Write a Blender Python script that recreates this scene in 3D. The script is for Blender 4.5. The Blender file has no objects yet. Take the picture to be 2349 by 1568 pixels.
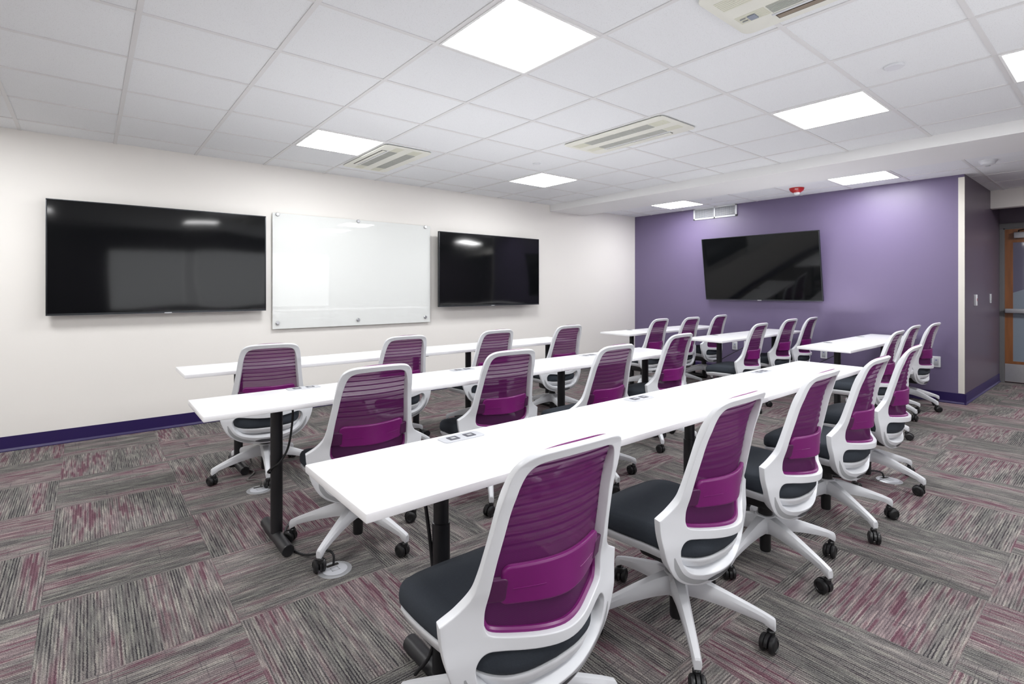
import bpy, bmesh, math, random
from mathutils import Vector, Matrix

random.seed(7)
scene = bpy.context.scene
COL = scene.collection
PI = math.pi

# ------------------------------------------------------------------ helpers
def link(o, parent=None):
    COL.objects.link(o)
    if parent is not None:
        o.parent = parent
    return o

def finish(me, smooth=35):
    if smooth:
        for p in me.polygons:
            p.use_smooth = True
        me.set_sharp_from_angle(angle=math.radians(smooth))
    return me

def obj(name, bm, mat, parent=None, smooth=35, label=None):
    bmesh.ops.recalc_face_normals(bm, faces=bm.faces[:])
    me = bpy.data.meshes.new(name)
    bm.to_mesh(me); bm.free()
    me.materials.append(mat)
    finish(me, smooth)
    o = bpy.data.objects.new(name, me)
    if label: o['label'] = label
    return link(o, parent)

def thing(name, label, cat, loc=(0, 0, 0), rz=0.0, group=None):
    o = bpy.data.objects.new(name, None)
    o.empty_display_size = 0.1
    o.location = loc; o.rotation_euler = (0, 0, rz)
    return tag(link(o), label, cat, group)

def tag(o, label, cat, group=None):
    o['label'] = label; o['category'] = cat
    if group: o['group'] = group
    return o

def struct(o):
    o['kind'] = 'structure'
    return o

def kids(o, table):
    return table.get(o.name, [])

def copy_tree(o, parent=None):
    table = {}
    for c in COL.objects:
        if c.parent is not None:
            table.setdefault(c.parent.name, []).append(c)
    def rec(a, par):
        c = a.copy(); COL.objects.link(c); c.parent = par
        for k in table.get(a.name, []):
            rec(k, c)
        return c
    return rec(o, parent)

def box(bm, x0, x1, y0, y1, z0, z1, bev=0.0, seg=2):
    vs = [bm.verts.new(p) for p in ((x0,y0,z0),(x1,y0,z0),(x1,y1,z0),(x0,y1,z0),(x0,y0,z1),(x1,y0,z1),(x1,y1,z1),(x0,y1,z1))]
    fs = [bm.faces.new([vs[i] for i in f]) for f in ((0,3,2,1),(4,5,6,7),(0,1,5,4),(1,2,6,5),(2,3,7,6),(3,0,4,7))]
    if bev > 0:
        es = list({e for f in fs for e in f.edges})
        bmesh.ops.bevel(bm, geom=es, offset=bev, segments=seg, affect='EDGES', profile=0.5)
    return bm

def bbox(*a, **k):
    return box(bmesh.new(), *a, **k)

def ring_faces(bm, a, b):
    n = len(a)
    for i in range(n):
        bm.faces.new((a[i], a[(i+1) % n], b[(i+1) % n], b[i]))

def loft(bm, rings, cap=True):
    vr = [[bm.verts.new(p) for p in r] for r in rings]
    for a, b in zip(vr, vr[1:]):
        ring_faces(bm, a, b)
    if cap:
        bm.faces.new(vr[0][::-1]); bm.faces.new(vr[-1])
    return bm

def lathe(bm, prof, seg=32, c=(0, 0, 0)):
    rings = []
    for r, z in prof:
        rings.append([(c[0] + max(r, 1e-4)*math.cos(2*PI*i/seg), c[1] + max(r, 1e-4)*math.sin(2*PI*i/seg), c[2] + z) for i in range(seg)])
    return loft(bm, rings)

def tube(bm, pts, r, seg=10, cap=True):
    pts = [Vector(p) for p in pts]
    rings = []; up = None
    for i, p in enumerate(pts):
        t = (pts[min(i+1, len(pts)-1)] - pts[max(i-1, 0)]).normalized()
        if up is None:
            up = Vector((0, 0, 1)) if abs(t.z) < .9 else Vector((1, 0, 0))
        u = (up - t*up.dot(t)).normalized(); up = u
        v = t.cross(u)
        rr = r(i/(len(pts)-1)) if callable(r) else r
        rings.append([p + u*rr*math.cos(2*PI*k/seg) + v*rr*math.sin(2*PI*k/seg) for k in range(seg)])
    return loft(bm, rings, cap)

def crom(pts, n=8):
    """smooth open polyline through pts"""
    out = []
    P = [Vector(p) for p in pts]
    P = [P[0]*2 - P[1]] + P + [P[-1]*2 - P[-2]]
    for i in range(1, len(P)-2):
        for k in range(n):
            t = k/n
            a, b, c, d = P[i-1], P[i], P[i+1], P[i+2]
            out.append(0.5*((2*b) + (c-a)*t + (2*a-5*b+4*c-d)*t*t + (3*b-a-3*c+d)*t**3))
    out.append(P[-2])
    return out

def mirror_loop(half):
    """half: points from top centre to bottom centre on +x; returns a closed loop"""
    return [(p[0], p[1]) for p in half] + [(-p[0], p[1]) for p in half[::-1][1:-1]]

def rrect(x0, x1, y0, y1, r, n=5):
    out = []
    for cx, cy, a in ((x1-r, y1-r, 0), (x0+r, y1-r, 90), (x0+r, y0+r, 180), (x1-r, y0+r, 270)):
        for k in range(n+1):
            t = math.radians(a + 90*k/n)
            out.append((cx + r*math.cos(t), cy + r*math.sin(t)))
    return out

def plate(loops, half, bev, cut=None, remap=None, res=2):
    """filled 2D outline with holes, given a rounded thickness; optional fine cuts and a bend"""
    cu = bpy.data.curves.new('outline', 'CURVE')
    cu.dimensions = '2D'; cu.fill_mode = 'BOTH'
    cu.extrude = max(half - bev, 0.0); cu.bevel_depth = bev; cu.bevel_resolution = res
    for lp in loops:
        sp = cu.splines.new('POLY'); sp.points.add(len(lp)-1)
        for i, p in enumerate(lp):
            sp.points[i].co = (p[0], p[1], 0, 1)
        sp.use_cyclic_u = True
    ob = bpy.data.objects.new('outline', cu); COL.objects.link(ob)
    dg = bpy.context.evaluated_depsgraph_get()
    me = bpy.data.meshes.new_from_object(ob.evaluated_get(dg))
    bm = bmesh.new(); bm.from_mesh(me)
    bpy.data.objects.remove(ob); bpy.data.curves.remove(cu); bpy.data.meshes.remove(me)
    bmesh.ops.remove_doubles(bm, verts=bm.verts[:], dist=1e-5)
    if cut:
        xs = [v.co.x for v in bm.verts]; ys = [v.co.y for v in bm.verts]
        x = min(xs) + cut
        while x < max(xs):
            bmesh.ops.bisect_plane(bm, geom=bm.verts[:]+bm.edges[:]+bm.faces[:], plane_co=(x, 0, 0), plane_no=(1, 0, 0)); x += cut
        y = min(ys) + cut
        while y < max(ys):
            bmesh.ops.bisect_plane(bm, geom=bm.verts[:]+bm.edges[:]+bm.faces[:], plane_co=(0, y, 0), plane_no=(0, 1, 0)); y += cut
    if remap:
        for v in bm.verts:
            v.co = remap(v.co.x, v.co.y, v.co.z)
    return bm

def move(bm, M):
    bmesh.ops.transform(bm, matrix=M, verts=bm.verts[:])
    return bm

# ------------------------------------------------------------------ materials
def new_mat(name):
    m = bpy.data.materials.new(name); m.use_nodes = True
    nt = m.node_tree
    return m, nt, nt.nodes['Principled BSDF']

def N(nt, kind, **k):
    n = nt.nodes.new(kind)
    for a, b in k.items():
        if a.startswith('i_'):
            key = a[2:]
            n.inputs[int(key) if key.isdigit() else key].default_value = b
        else:
            setattr(n, a, b)
    return n

def plain(name, col, rough=0.5, metal=0.0, spec=0.5, var=0.03, scale=8.0, bump=0.0, bscale=200.0, coat=0.0):
    m, nt, b = new_mat(name)
    tc = N(nt, 'ShaderNodeTexCoord')
    no = N(nt, 'ShaderNodeTexNoise'); no.inputs['Scale'].default_value = scale; no.inputs['Detail'].default_value = 3
    nt.links.new(tc.outputs['Object'], no.inputs['Vector'])
    mx = N(nt, 'ShaderNodeMix', data_type='RGBA')
    mx.inputs[6].default_value = tuple(c*(1-var) for c in col) + (1,)
    mx.inputs[7].default_value = tuple(min(1, c*(1+var)) for c in col) + (1,)
    nt.links.new(no.outputs['Fac'], mx.inputs[0])
    nt.links.new(mx.outputs[2], b.inputs['Base Color'])
    b.inputs['Roughness'].default_value = rough; b.inputs['Metallic'].default_value = metal
    b.inputs['Specular IOR Level'].default_value = spec
    b.inputs['Coat Weight'].default_value = coat
    if bump:
        n2 = N(nt, 'ShaderNodeTexNoise'); n2.inputs['Scale'].default_value = bscale; n2.inputs['Detail'].default_value = 2
        nt.links.new(tc.outputs['Object'], n2.inputs['Vector'])
        bp = N(nt, 'ShaderNodeBump'); bp.inputs['Strength'].default_value = bump; bp.inputs['Distance'].default_value = 0.002
        nt.links.new(n2.outputs['Fac'], bp.inputs['Height'])
        nt.links.new(bp.outputs['Normal'], b.inputs['Normal'])
    return m

def emit(name, col, s):
    m, nt, b = new_mat(name)
    nt.nodes.remove(b)
    e = N(nt, 'ShaderNodeEmission'); e.inputs['Color'].default_value = col + (1,); e.inputs['Strength'].default_value = s
    nt.links.new(e.outputs[0], nt.nodes['Material Output'].inputs['Surface'])
    return m

M = {}
M['cream_wall'] = plain('cream_wall_paint', (0.82, 0.795, 0.755), 0.6, bump=0.08, bscale=350, var=0.012, scale=1.5)
M['purple_wall'] = plain('purple_wall_paint', (0.150, 0.118, 0.215), 0.42, bump=0.08, bscale=350, var=0.02, scale=1.5)
M['plum_wall'] = plain('plum_wall_paint', (0.085, 0.064, 0.092), 0.38, bump=0.08, bscale=350, var=0.02, scale=1.5)
M['white_paint'] = plain('white_ceiling_paint', (0.80, 0.80, 0.80), 0.7, var=0.01)
M['tee_bar'] = plain('ceiling_tee_bar', (0.70, 0.695, 0.70), 0.5, var=0.02)
M['base_purple'] = plain('purple_vinyl_base', (0.017, 0.006, 0.075), 0.4, var=0.05)
M['guard'] = plain('cream_corner_guard', (0.72, 0.69, 0.63), 0.45)
M['white_plastic'] = plain('white_plastic', (0.69, 0.703, 0.728), 0.32, var=0.01, scale=3)
M['white_base'] = plain('white_nylon', (0.65, 0.66, 0.685), 0.38, var=0.02, scale=3)
M['gray_plastic'] = plain('grey_plastic', (0.36, 0.37, 0.38), 0.45)
M['slate_plastic'] = plain('slate_plastic', (0.075, 0.078, 0.085), 0.5)
M['black_plastic'] = plain('black_plastic', (0.010, 0.010, 0.011), 0.38, var=0.1)
M['black_metal'] = plain('black_powder_coat', (0.012, 0.012, 0.014), 0.42, var=0.1, bump=0.05, bscale=500)
M['fabric'] = plain('charcoal_fabric', (0.036, 0.043, 0.054), 0.85, spec=0.25, var=0.18, scale=260, bump=0.35, bscale=900)
M['magenta'] = plain('magenta_plastic', (0.155, 0.005, 0.122), 0.36, var=0.03, scale=4)
M['magenta_dark'] = plain('dark_magenta_plastic', (0.070, 0.008, 0.060), 0.42, var=0.03, scale=4)
M['laminate'] = plain('white_laminate', (0.86, 0.86, 0.875), 0.28, var=0.006, scale=3)
M['module'] = plain('pale_grey_socket_plate', (0.44, 0.45, 0.48), 0.4)
M['socket'] = plain('dark_socket', (0.05, 0.05, 0.07), 0.4)
M['steel'] = plain('brushed_steel', (0.62, 0.63, 0.65), 0.32, metal=1.0, var=0.06, scale=40)
M['steel_flat'] = plain('satin_nickel', (0.52, 0.53, 0.55), 0.42, metal=0.7, var=0.05, scale=30)
M['cream_plastic'] = plain('cream_plastic', (0.76, 0.76, 0.69), 0.45, var=0.015)
M['cream_rib'] = plain('pale_yellow_plastic', (0.68, 0.68, 0.57), 0.5, var=0.02)
M['grille_gray'] = plain('grey_grille', (0.52, 0.53, 0.50), 0.6, var=0.05)
M['louver_tan'] = plain('tan_louver', (0.25, 0.20, 0.15), 0.5)
M['dark_slot'] = plain('dark_recess', (0.02, 0.017, 0.015), 0.7)
M['screen_label'] = plain('blue_grey_label', (0.22, 0.25, 0.31), 0.3)
M['red'] = plain('red_plastic', (0.42, 0.010, 0.012), 0.35)
M['white_ink'] = plain('white_lettering', (0.85, 0.85, 0.85), 0.5)
M['lens'] = plain('clear_lens', (0.75, 0.78, 0.80), 0.12, spec=0.8)
M['grey_frame'] = plain('grey_door_frame', (0.12, 0.118, 0.122), 0.42)
M['cord'] = plain('black_cord', (0.012, 0.012, 0.014), 0.5)
M['cord_gray'] = plain('grey_cord', (0.11, 0.105, 0.10), 0.5)
M['blue_dot'] = plain('blue_indicator', (0.03, 0.03, 0.3), 0.4)
M['bezel'] = plain('dark_bezel', (0.02, 0.022, 0.026), 0.3, metal=0.4)
M['silver_edge'] = plain('silver_bezel_edge', (0.10, 0.105, 0.115), 0.3, metal=0.7)
M['shade'] = plain('window_shade_cloth', (0.40, 0.41, 0.43), 0.8)
LIGHT_S = 20.0
M['diffuser'] = emit('led_diffuser', (0.975, 0.985, 1.0), LIGHT_S)

# glass marker board: pale green-white glossy sheet
m, nt, b = new_mat('marker_board_glass')
tc = N(nt, 'ShaderNodeTexCoord'); no = N(nt, 'ShaderNodeTexNoise'); no.inputs['Scale'].default_value = 0.8
nt.links.new(tc.outputs['Object'], no.inputs['Vector'])
mx = N(nt, 'ShaderNodeMix', data_type='RGBA'); mx.inputs[6].default_value = (0.725, 0.745, 0.725, 1); mx.inputs[7].default_value = (0.765, 0.780, 0.760, 1)
nt.links.new(no.outputs['Fac'], mx.inputs[0]); nt.links.new(mx.outputs[2], b.inputs['Base Color'])
b.inputs['Roughness'].default_value = 0.02; b.inputs['IOR'].default_value = 1.5
M['board_glass'] = m

# tv panel: dark glossy, faintly wavy
m, nt, b = new_mat('screen_glass')
tc = N(nt, 'ShaderNodeTexCoord'); no = N(nt, 'ShaderNodeTexNoise'); no.inputs['Scale'].default_value = 1.6; no.inputs['Detail'].default_value = 0
nt.links.new(tc.outputs['Object'], no.inputs['Vector'])
bp = N(nt, 'ShaderNodeBump'); bp.inputs['Strength'].default_value = 0.25; bp.inputs['Distance'].default_value = 0.02
nt.links.new(no.outputs['Fac'], bp.inputs['Height']); nt.links.new(bp.outputs['Normal'], b.inputs['Normal'])
b.inputs['Base Color'].default_value = (0.004, 0.0045, 0.005, 1); b.inputs['Roughness'].default_value = 0.06; b.inputs['IOR'].default_value = 1.40
M['screen'] = m

# chair mesh: woven, part see-through, solid along the ribs
RIB0, RIBD, NRIB = 0.690, 0.0246, 9
m, nt, b = new_mat('magenta_woven_mesh')
tc = N(nt, 'ShaderNodeTexCoord'); sx = N(nt, 'ShaderNodeSeparateXYZ'); nt.links.new(tc.outputs['Object'], sx.inputs[0])
def math1(op, a, bval=None, c=None):
    n = N(nt, 'ShaderNodeMath', operation=op)
    for i, v in enumerate((a, bval, c)):
        if v is None: continue
        if hasattr(v, 'links') or hasattr(v, 'is_linked'):
            nt.links.new(v, n.inputs[i])
        else:
            n.inputs[i].default_value = v
    return n.outputs[0]
ph = math1('DIVIDE', math1('SUBTRACT', sx.outputs['Z'], RIB0 - RIBD/2), RIBD)
fr = math1('ABSOLUTE', math1('SUBTRACT', math1('FRACT', ph), 0.5))
rib = math1('LESS_THAN', fr, 0.11)
ins = math1('MULTIPLY', math1('GREATER_THAN', sx.outputs['Z'], RIB0 - RIBD/2), math1('LESS_THAN', sx.outputs['Z'], RIB0 + RIBD*(NRIB-0.5)))
rib = math1('MULTIPLY', rib, ins)
wv = N(nt, 'ShaderNodeTexChecker'); wv.inputs['Scale'].default_value = 420.0
nt.links.new(tc.outputs['Object'], wv.inputs['Vector'])
hole = math1('ADD', 0.045, math1('MULTIPLY', wv.outputs['Fac'], 0.15))
alpha = math1('SUBTRACT', 1.0, math1('MULTIPLY', hole, math1('SUBTRACT', 1.0, rib)))
b.inputs['Base Color'].default_value = (0.085, 0.012, 0.075, 1); b.inputs['Roughness'].default_value = 0.55
b.inputs['Specular IOR Level'].default_value = 0.15
mxc = N(nt, 'ShaderNodeMix', data_type='RGBA'); mxc.inputs[6].default_value = (0.060, 0.006, 0.053, 1); mxc.inputs[7].default_value = (0.080, 0.008, 0.074, 1)
nt.links.new(rib, mxc.inputs[0]); nt.links.new(mxc.outputs[2], b.inputs['Base Color'])
nt.links.new(alpha, b.inputs['Alpha'])
tl = N(nt, 'ShaderNodeBsdfTranslucent'); tl.inputs['Color'].default_value = (0.42, 0.05, 0.35, 1)
ms = N(nt, 'ShaderNodeMixShader'); nt.links.new(math1('MULTIPLY', 0.10, math1('SUBTRACT', 1.0, rib)), ms.inputs[0])
nt.links.new(b.outputs[0], ms.inputs[1]); nt.links.new(tl.outputs[0], ms.inputs[2])
nt.links.new(ms.outputs[0], nt.nodes['Material Output'].inputs['Surface'])
M['mesh'] = m

# acoustic ceiling tile: off-white, pin-pricked, each tile a shade of its own
TX0, TY0, TT = 2.01, 2.33, 0.6096
m, nt, b = new_mat('acoustic_ceiling_tile')
tc = N(nt, 'ShaderNodeTexCoord')
no = N(nt, 'ShaderNodeTexNoise'); no.inputs['Scale'].default_value = 260; no.inputs['Detail'].default_value = 1
nt.links.new(tc.outputs['Object'], no.inputs['Vector'])
rp = N(nt, 'ShaderNodeValToRGB'); rp.color_ramp.elements[0].position = 0.27; rp.color_ramp.elements[0].color = (0.60, 0.60, 0.61, 1)
rp.color_ramp.elements[1].position = 0.36; rp.color_ramp.elements[1].color = (0.795, 0.81, 0.83, 1)
nt.links.new(no.outputs['Fac'], rp.inputs[0])
mp = N(nt, 'ShaderNodeMapping'); mp.inputs['Location'].default_value = (-TX0/TT, -TY0/TT, 0); mp.inputs['Scale'].default_value = (1/TT, 1/TT, 0)
nt.links.new(tc.outputs['Object'], mp.inputs['Vector'])
fl = N(nt, 'ShaderNodeVectorMath', operation='FLOOR'); nt.links.new(mp.outputs[0], fl.inputs[0])
wn = N(nt, 'ShaderNodeTexWhiteNoise'); nt.links.new(fl.outputs[0], wn.inputs['Vector'])
mr = N(nt, 'ShaderNodeMapRange'); mr.inputs['To Min'].default_value = 0.965; mr.inputs['To Max'].default_value = 1.0
nt.links.new(wn.outputs['Value'], mr.inputs['Value'])
vm = N(nt, 'ShaderNodeVectorMath', operation='SCALE'); nt.links.new(rp.outputs[0], vm.inputs[0]); nt.links.new(mr.outputs[0], vm.inputs['Scale'])
nt.links.new(vm.outputs[0], b.inputs['Base Color']); b.inputs['Roughness'].default_value = 0.85
M['tile'] = m

# carpet tiles, quarter-turned, streaked grey / charcoal / plum
CT, CX0, CY0 = 0.607, -0.15, 2.22
m, nt, b = new_mat('streaked_carpet_tile')
tc = N(nt, 'ShaderNodeTexCoord')
mp = N(nt, 'ShaderNodeMapping'); mp.inputs['Location'].default_value = (-CX0/CT, -CY0/CT, 0); mp.inputs['Scale'].default_value = (1/CT, 1/CT, 0)
nt.links.new(tc.outputs['Object'], mp.inputs['Vector'])
fl = N(nt, 'ShaderNodeVectorMath', operation='FLOOR'); nt.links.new(mp.outputs[0], fl.inputs[0])
fc = N(nt, 'ShaderNodeVectorMath', operation='FRACTION'); nt.links.new(mp.outputs[0], fc.inputs[0])
ci = N(nt, 'ShaderNodeSeparateXYZ'); nt.links.new(fl.outputs[0], ci.inputs[0])
cf = N(nt, 'ShaderNodeSeparateXYZ'); nt.links.new(fc.outputs[0], cf.inputs[0])
par = math1('FLOORED_MODULO', math1('ADD', ci.outputs['X'], ci.outputs['Y']), 2.0)
wn = N(nt, 'ShaderNodeTexWhiteNoise'); nt.links.new(fl.outputs[0], wn.inputs['Vector'])
rnd = wn.outputs['Value']
def mixf(f, a, c):
    n = N(nt, 'ShaderNodeMix', data_type='FLOAT'); nt.links.new(f, n.inputs[0])
    for s, i in ((a, 2), (c, 3)):
        if hasattr(s, 'is_linked'): nt.links.new(s, n.inputs[i])
        else: n.inputs[i].default_value = s
    return n.outputs[0]
across = mixf(par, cf.outputs['X'], cf.outputs['Y'])
along = mixf(par, cf.outputs['Y'], cf.outputs['X'])
wob = N(nt, 'ShaderNodeTexNoise'); wob.inputs['Scale'].default_value = 90; nt.links.new(tc.outputs['Object'], wob.inputs['Vector'])
across = math1('ADD', across, math1('MULTIPLY', math1('SUBTRACT', wob.outputs['Fac'], 0.5), 0.011))
def streak(sa, sl, seed, detail=2.0, rough=0.5):
    cb = N(nt, 'ShaderNodeCombineXYZ')
    nt.links.new(math1('MULTIPLY', across, sa), cb.inputs[0]); nt.links.new(math1('MULTIPLY', along, sl), cb.inputs[1])
    nt.links.new(math1('ADD', math1('MULTIPLY', rnd, 37.0), seed), cb.inputs[2])
    n = N(nt, 'ShaderNodeTexNoise'); n.inputs['Scale'].default_value = 1.0; n.inputs['Detail'].default_value = detail; n.inputs['Roughness'].default_value = rough
    nt.links.new(cb.outputs[0], n.inputs['Vector'])
    return n.outputs['Fac']
def ramp(f, stops):
    r = N(nt, 'ShaderNodeValToRGB'); e = r.color_ramp.elements
    while len(e) < len(stops): e.new(0.5)
    for k, (p, c) in enumerate(stops):
        e[k].position = p; e[k].color = c if len(c) == 4 else tuple(c) + (1,)
    nt.links.new(f, r.inputs[0])
    return r.outputs[0]
def mixc(f, a, c, mode='MIX'):
    n = N(nt, 'ShaderNodeMix', data_type='RGBA', blend_type=mode)
    if hasattr(f, 'is_linked'): nt.links.new(f, n.inputs[0])
    else: n.inputs[0].default_value = f
    for s, i in ((a, 6), (c, 7)):
        if hasattr(s, 'is_linked'): nt.links.new(s, n.inputs[i])
        else: n.inputs[i].default_value = s if len(s) == 4 else tuple(s) + (1,)
    return n.outputs[2]
ROWS = 58.0                                        # tufted rows in one tile
smooth_across = across
row = math1('FLOOR', math1('ADD', math1('MULTIPLY', across, ROWS), 0.5))
groove = math1('ABSOLUTE', math1('SUBTRACT', math1('FRACT', math1('MULTIPLY', across, ROWS)), 0.5))
band = streak(5.0, 0.7, 1.3, 1.0)                 # wide colour bands across a tile
across = row                                       # from here on one value per row
yarn = streak(0.73, 4.0, 5.1, 3.0, 0.6)           # row shades
dark = streak(0.91, 3.2, 9.7, 2.0)                # charcoal dashes
plum = streak(0.83, 2.2, 14.9, 1.0)               # plum dashes
across = smooth_across
xdash = streak(2.5, 80.0, 21.0, 1.0)              # sparse cross threads
fine = N(nt, 'ShaderNodeTexNoise'); fine.inputs['Scale'].default_value = 300; fine.inputs['Detail'].default_value = 1
nt.links.new(tc.outputs['Object'], fine.inputs['Vector'])
half_row = streak(ROWS*1.1, 5.0, 33.0, 1.0)
base = ramp(half_row, [(0.30, (0.140, 0.131, 0.128)), (0.50, (0.192, 0.181, 0.174)), (0.70, (0.290, 0.278, 0.250))])
near = ramp(groove, [(0.22, (0, 0, 0)), (0.36, (1, 1, 1))])
tone = ramp(band, [(0.38, (0.70, 0.72, 0.71)), (0.52, (1.0, 0.97, 0.97)), (0.64, (1.0, 0.84, 0.90))])
colr = mixc(1.0, base, tone, 'MULTIPLY')
dm = math1('MULTIPLY', math1('MULTIPLY', near, ramp(dark, [(0.46, (1, 1, 1)), (0.54, (0.12, 0.12, 0.12))])), ramp(band, [(0.42, (1, 1, 1)), (0.58, (0.35, 0.35, 0.35))]))
colr = mixc(math1('MULTIPLY', dm, 0.85), colr, (0.026, 0.024, 0.030))
pm = math1('MULTIPLY', ramp(plum, [(0.53, (0, 0, 0)), (0.58, (1, 1, 1))]), ramp(band, [(0.44, (0.08, 0.08, 0.08)), (0.58, (1, 1, 1))]))
colr = mixc(math1('MULTIPLY', pm, 0.72), colr, (0.105, 0.036, 0.058))
xm = ramp(xdash, [(0.27, (1, 1, 1)), (0.33, (0, 0, 0))])
colr = mixc(math1('MULTIPLY', xm, 0.5), colr, (0.05, 0.045, 0.055))
gv = ramp(groove, [(0.20, (1.10, 1.10, 1.10)), (0.46, (0.74, 0.73, 0.74))])
colr = mixc(1.0, colr, gv, 'MULTIPLY')
fg = ramp(fine.outputs['Fac'], [(0.32, (0.55, 0.55, 0.55)), (0.68, (1.45, 1.45, 1.45))])
colr = mixc(1.0, colr, fg, 'MULTIPLY')
nt.links.new(colr, b.inputs['Base Color'])
b.inputs['Roughness'].default_value = 0.95; b.inputs['Specular IOR Level'].default_value = 0.1
bp = N(nt, 'ShaderNodeBump'); bp.inputs['Strength'].default_value = 0.5; bp.inputs['Distance'].default_value = 0.004
nt.links.new(math1('ADD', yarn, fine.outputs['Fac']), bp.inputs['Height']); nt.links.new(bp.outputs['Normal'], b.inputs['Normal'])
M['carpet'] = m

# cherry veneer
m, nt, b = new_mat('cherry_veneer')
tc = N(nt, 'ShaderNodeTexCoord'); mp = N(nt, 'ShaderNodeMapping'); mp.inputs['Scale'].default_value = (14, 14, 1.2)
nt.links.new(tc.outputs['Object'], mp.inputs['Vector'])
no = N(nt, 'ShaderNodeTexNoise'); no.inputs['Scale'].default_value = 2.0; no.inputs['Detail'].default_value = 5
nt.links.new(mp.outputs[0], no.inputs['Vector'])
nt.links.new(ramp(no.outputs['Fac'], [(0.3, (0.165, 0.058, 0.018)), (0.7, (0.235, 0.088, 0.029))]), b.inputs['Base Color'])
b.inputs['Roughness'].default_value = 0.35
M['cherry'] = m

# door pane: plum above a slanting edge of frosted film
m, nt, b = new_mat('frosted_door_pane')
tc = N(nt, 'ShaderNodeTexCoord'); sx = N(nt, 'ShaderNodeSeparateXYZ'); nt.links.new(tc.outputs['Object'], sx.inputs[0])
edge = math1('ADD', 1.24, math1('MULTIPLY', math1('SUBTRACT', 1.10, sx.outputs['Y']), 0.42))
up = math1('GREATER_THAN', sx.outputs['Z'], edge)
nt.links.new(mixc(up, (0.17, 0.205, 0.25), (0.105, 0.10, 0.15)), b.inputs['Base Color'])
nt.links.new(mixf(up, 0.35, 0.05), b.inputs['Roughness'])
M['pane'] = m

# ------------------------------------------------------------------ measurements
ZC = 2.572                        # ceiling
YA, XB, YR = 5.73, 7.56, 1.235    # cream wall, purple wall, its free end
XD, XL, YN = 9.83, -2.2, -2.3     # door wall, wall behind on the left, wall behind the camera

# ------------------------------------------------------------------ room shell
bm = bbox(XL-.1, XD+.1, YN-.1, YA+.1, -0.06, 0.0)
struct(obj('floor', bm, M['carpet'], smooth=0))

bm = bmesh.new()
box(bm, XL-.1, XD+.1, YN-.1, YA+.1, ZC+.004, ZC+.08)
struct(obj('ceiling', bm, M['tile'], smooth=0))

def tees(xs, ys, xr, yr, z=ZC):
    bm = bmesh.new(); h = .012
    for x in xs: box(bm, x-h, x+h, yr[0], yr[1], z-.0005, z+.006)
    for y in ys: box(bm, xr[0], xr[1], y-h, y+h, z, z+.006)
    return bm
xs = [TX0+TT*k for k in range(-6, 6)]
ys = [TY0+TT*k for k in range(-7, 6)]
struct(obj('trim_1', tees(xs, ys, (XL, 5.46), (YN, YA)), M['tee_bar'], smooth=0))
X2 = 6.59
struct(obj('trim_2', tees([X2, X2+TT, X2+2*TT, X2+3*TT], [TY0+TT*k for k in range(-1, 6)], (6.2, XB-.0), (YR, YA)), M['tee_bar'], smooth=0))
struct(obj('trim_7', tees([X2+TT*k for k in range(0, 5)], [TY0+TT*k for k in range(-6, -1)], (6.2, 9.13), (YN, YR-.01)), M['tee_bar'], smooth=0))
# dropped beam
struct(obj('trim_3', bbox(5.46, 6.2, YN, YA, 2.478, ZC+.01, bev=.004), M['white_paint'], smooth=0))
# header in front of the door recess
struct(obj('trim_4', bbox(9.13, 9.27, YN, YR, 2.345, ZC+.01), M['cream_wall'], smooth=0))

struct(obj('wall_left', bbox(XL-.1, XB+.1, YA, YA+.1, 0, ZC+.03), M['cream_wall'], smooth=0))
struct(obj('wall_far', bbox(XB, XB+.12, YR+.002, YA, 0, ZC+.03), M['purple_wall'], smooth=0))
struct(obj('wall_return', bbox(XB+.001, XD+.1, YR, YR+.12, 0, ZC+.03), M['plum_wall'], smooth=0))
struct(obj('wall_hall', bbox(XD, XD+.1, YN, YR, 0, ZC+.03), M['plum_wall'], smooth=0))
struct(obj('wall_rear', bbox(XL-.1, XL, YN-.1, YA+.1, 0, ZC+.03), M['cream_wall'], smooth=0))
struct(obj('wall_near', bbox(XL-.1, XD+.1, YN-.1, YN, 0, ZC+.03), M['plum_wall'], smooth=0))
# corner guard
struct(obj('trim_5', bbox(XB-.004, XB+.001, YR+.0, YR+.055, .122, 2.545), M['guard'], smooth=0))

def base_profile(length, h=.118):
    """vinyl base along +X at y=0, room on the -y side, small toe"""
    prof = [(0, 0), (-.016, 0), (-.016, .006), (-.006, .022), (-.004, h), (0, h)]
    bm = bmesh.new()
    a = [bm.verts.new((0, y, z)) for y, z in prof]; c = [bm.verts.new((length, y, z)) for y, z in prof]
    for i in range(len(prof)-1): bm.faces.new((a[i], c[i], c[i+1], a[i+1]))
    bm.faces.new(a); bm.faces.new(c[::-1])
    return bm
def baseboard(name, loc, rz, length):
    o = obj(name, base_profile(length), M['base_purple'], smooth=0); o.location = loc; o.rotation_euler = (0, 0, rz)
    return struct(o)
baseboard('baseboard_left', (XL, YA, 0), 0, XB-XL)
baseboard('baseboard_far', (XB, YA, 0), -PI/2, YA-YR+.016)
baseboard('baseboard_return', (XB-.016, YR, 0), 0, XD-XB)

# windows with shades on the wall behind the camera (seen only in the screens)
for k, x in enumerate((.3, 1.9, 3.5)):
    w = struct(obj('window_%d' % (k+1), bbox(x, x+1.4, YN, YN+.05, .85, 2.2, bev=.004), M['white_paint'], smooth=0))
    obj('shade', bbox(x+.05, x+1.35, YN+.05, YN+.056, .9, 2.15), M['shade'], w, smooth=0)

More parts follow.
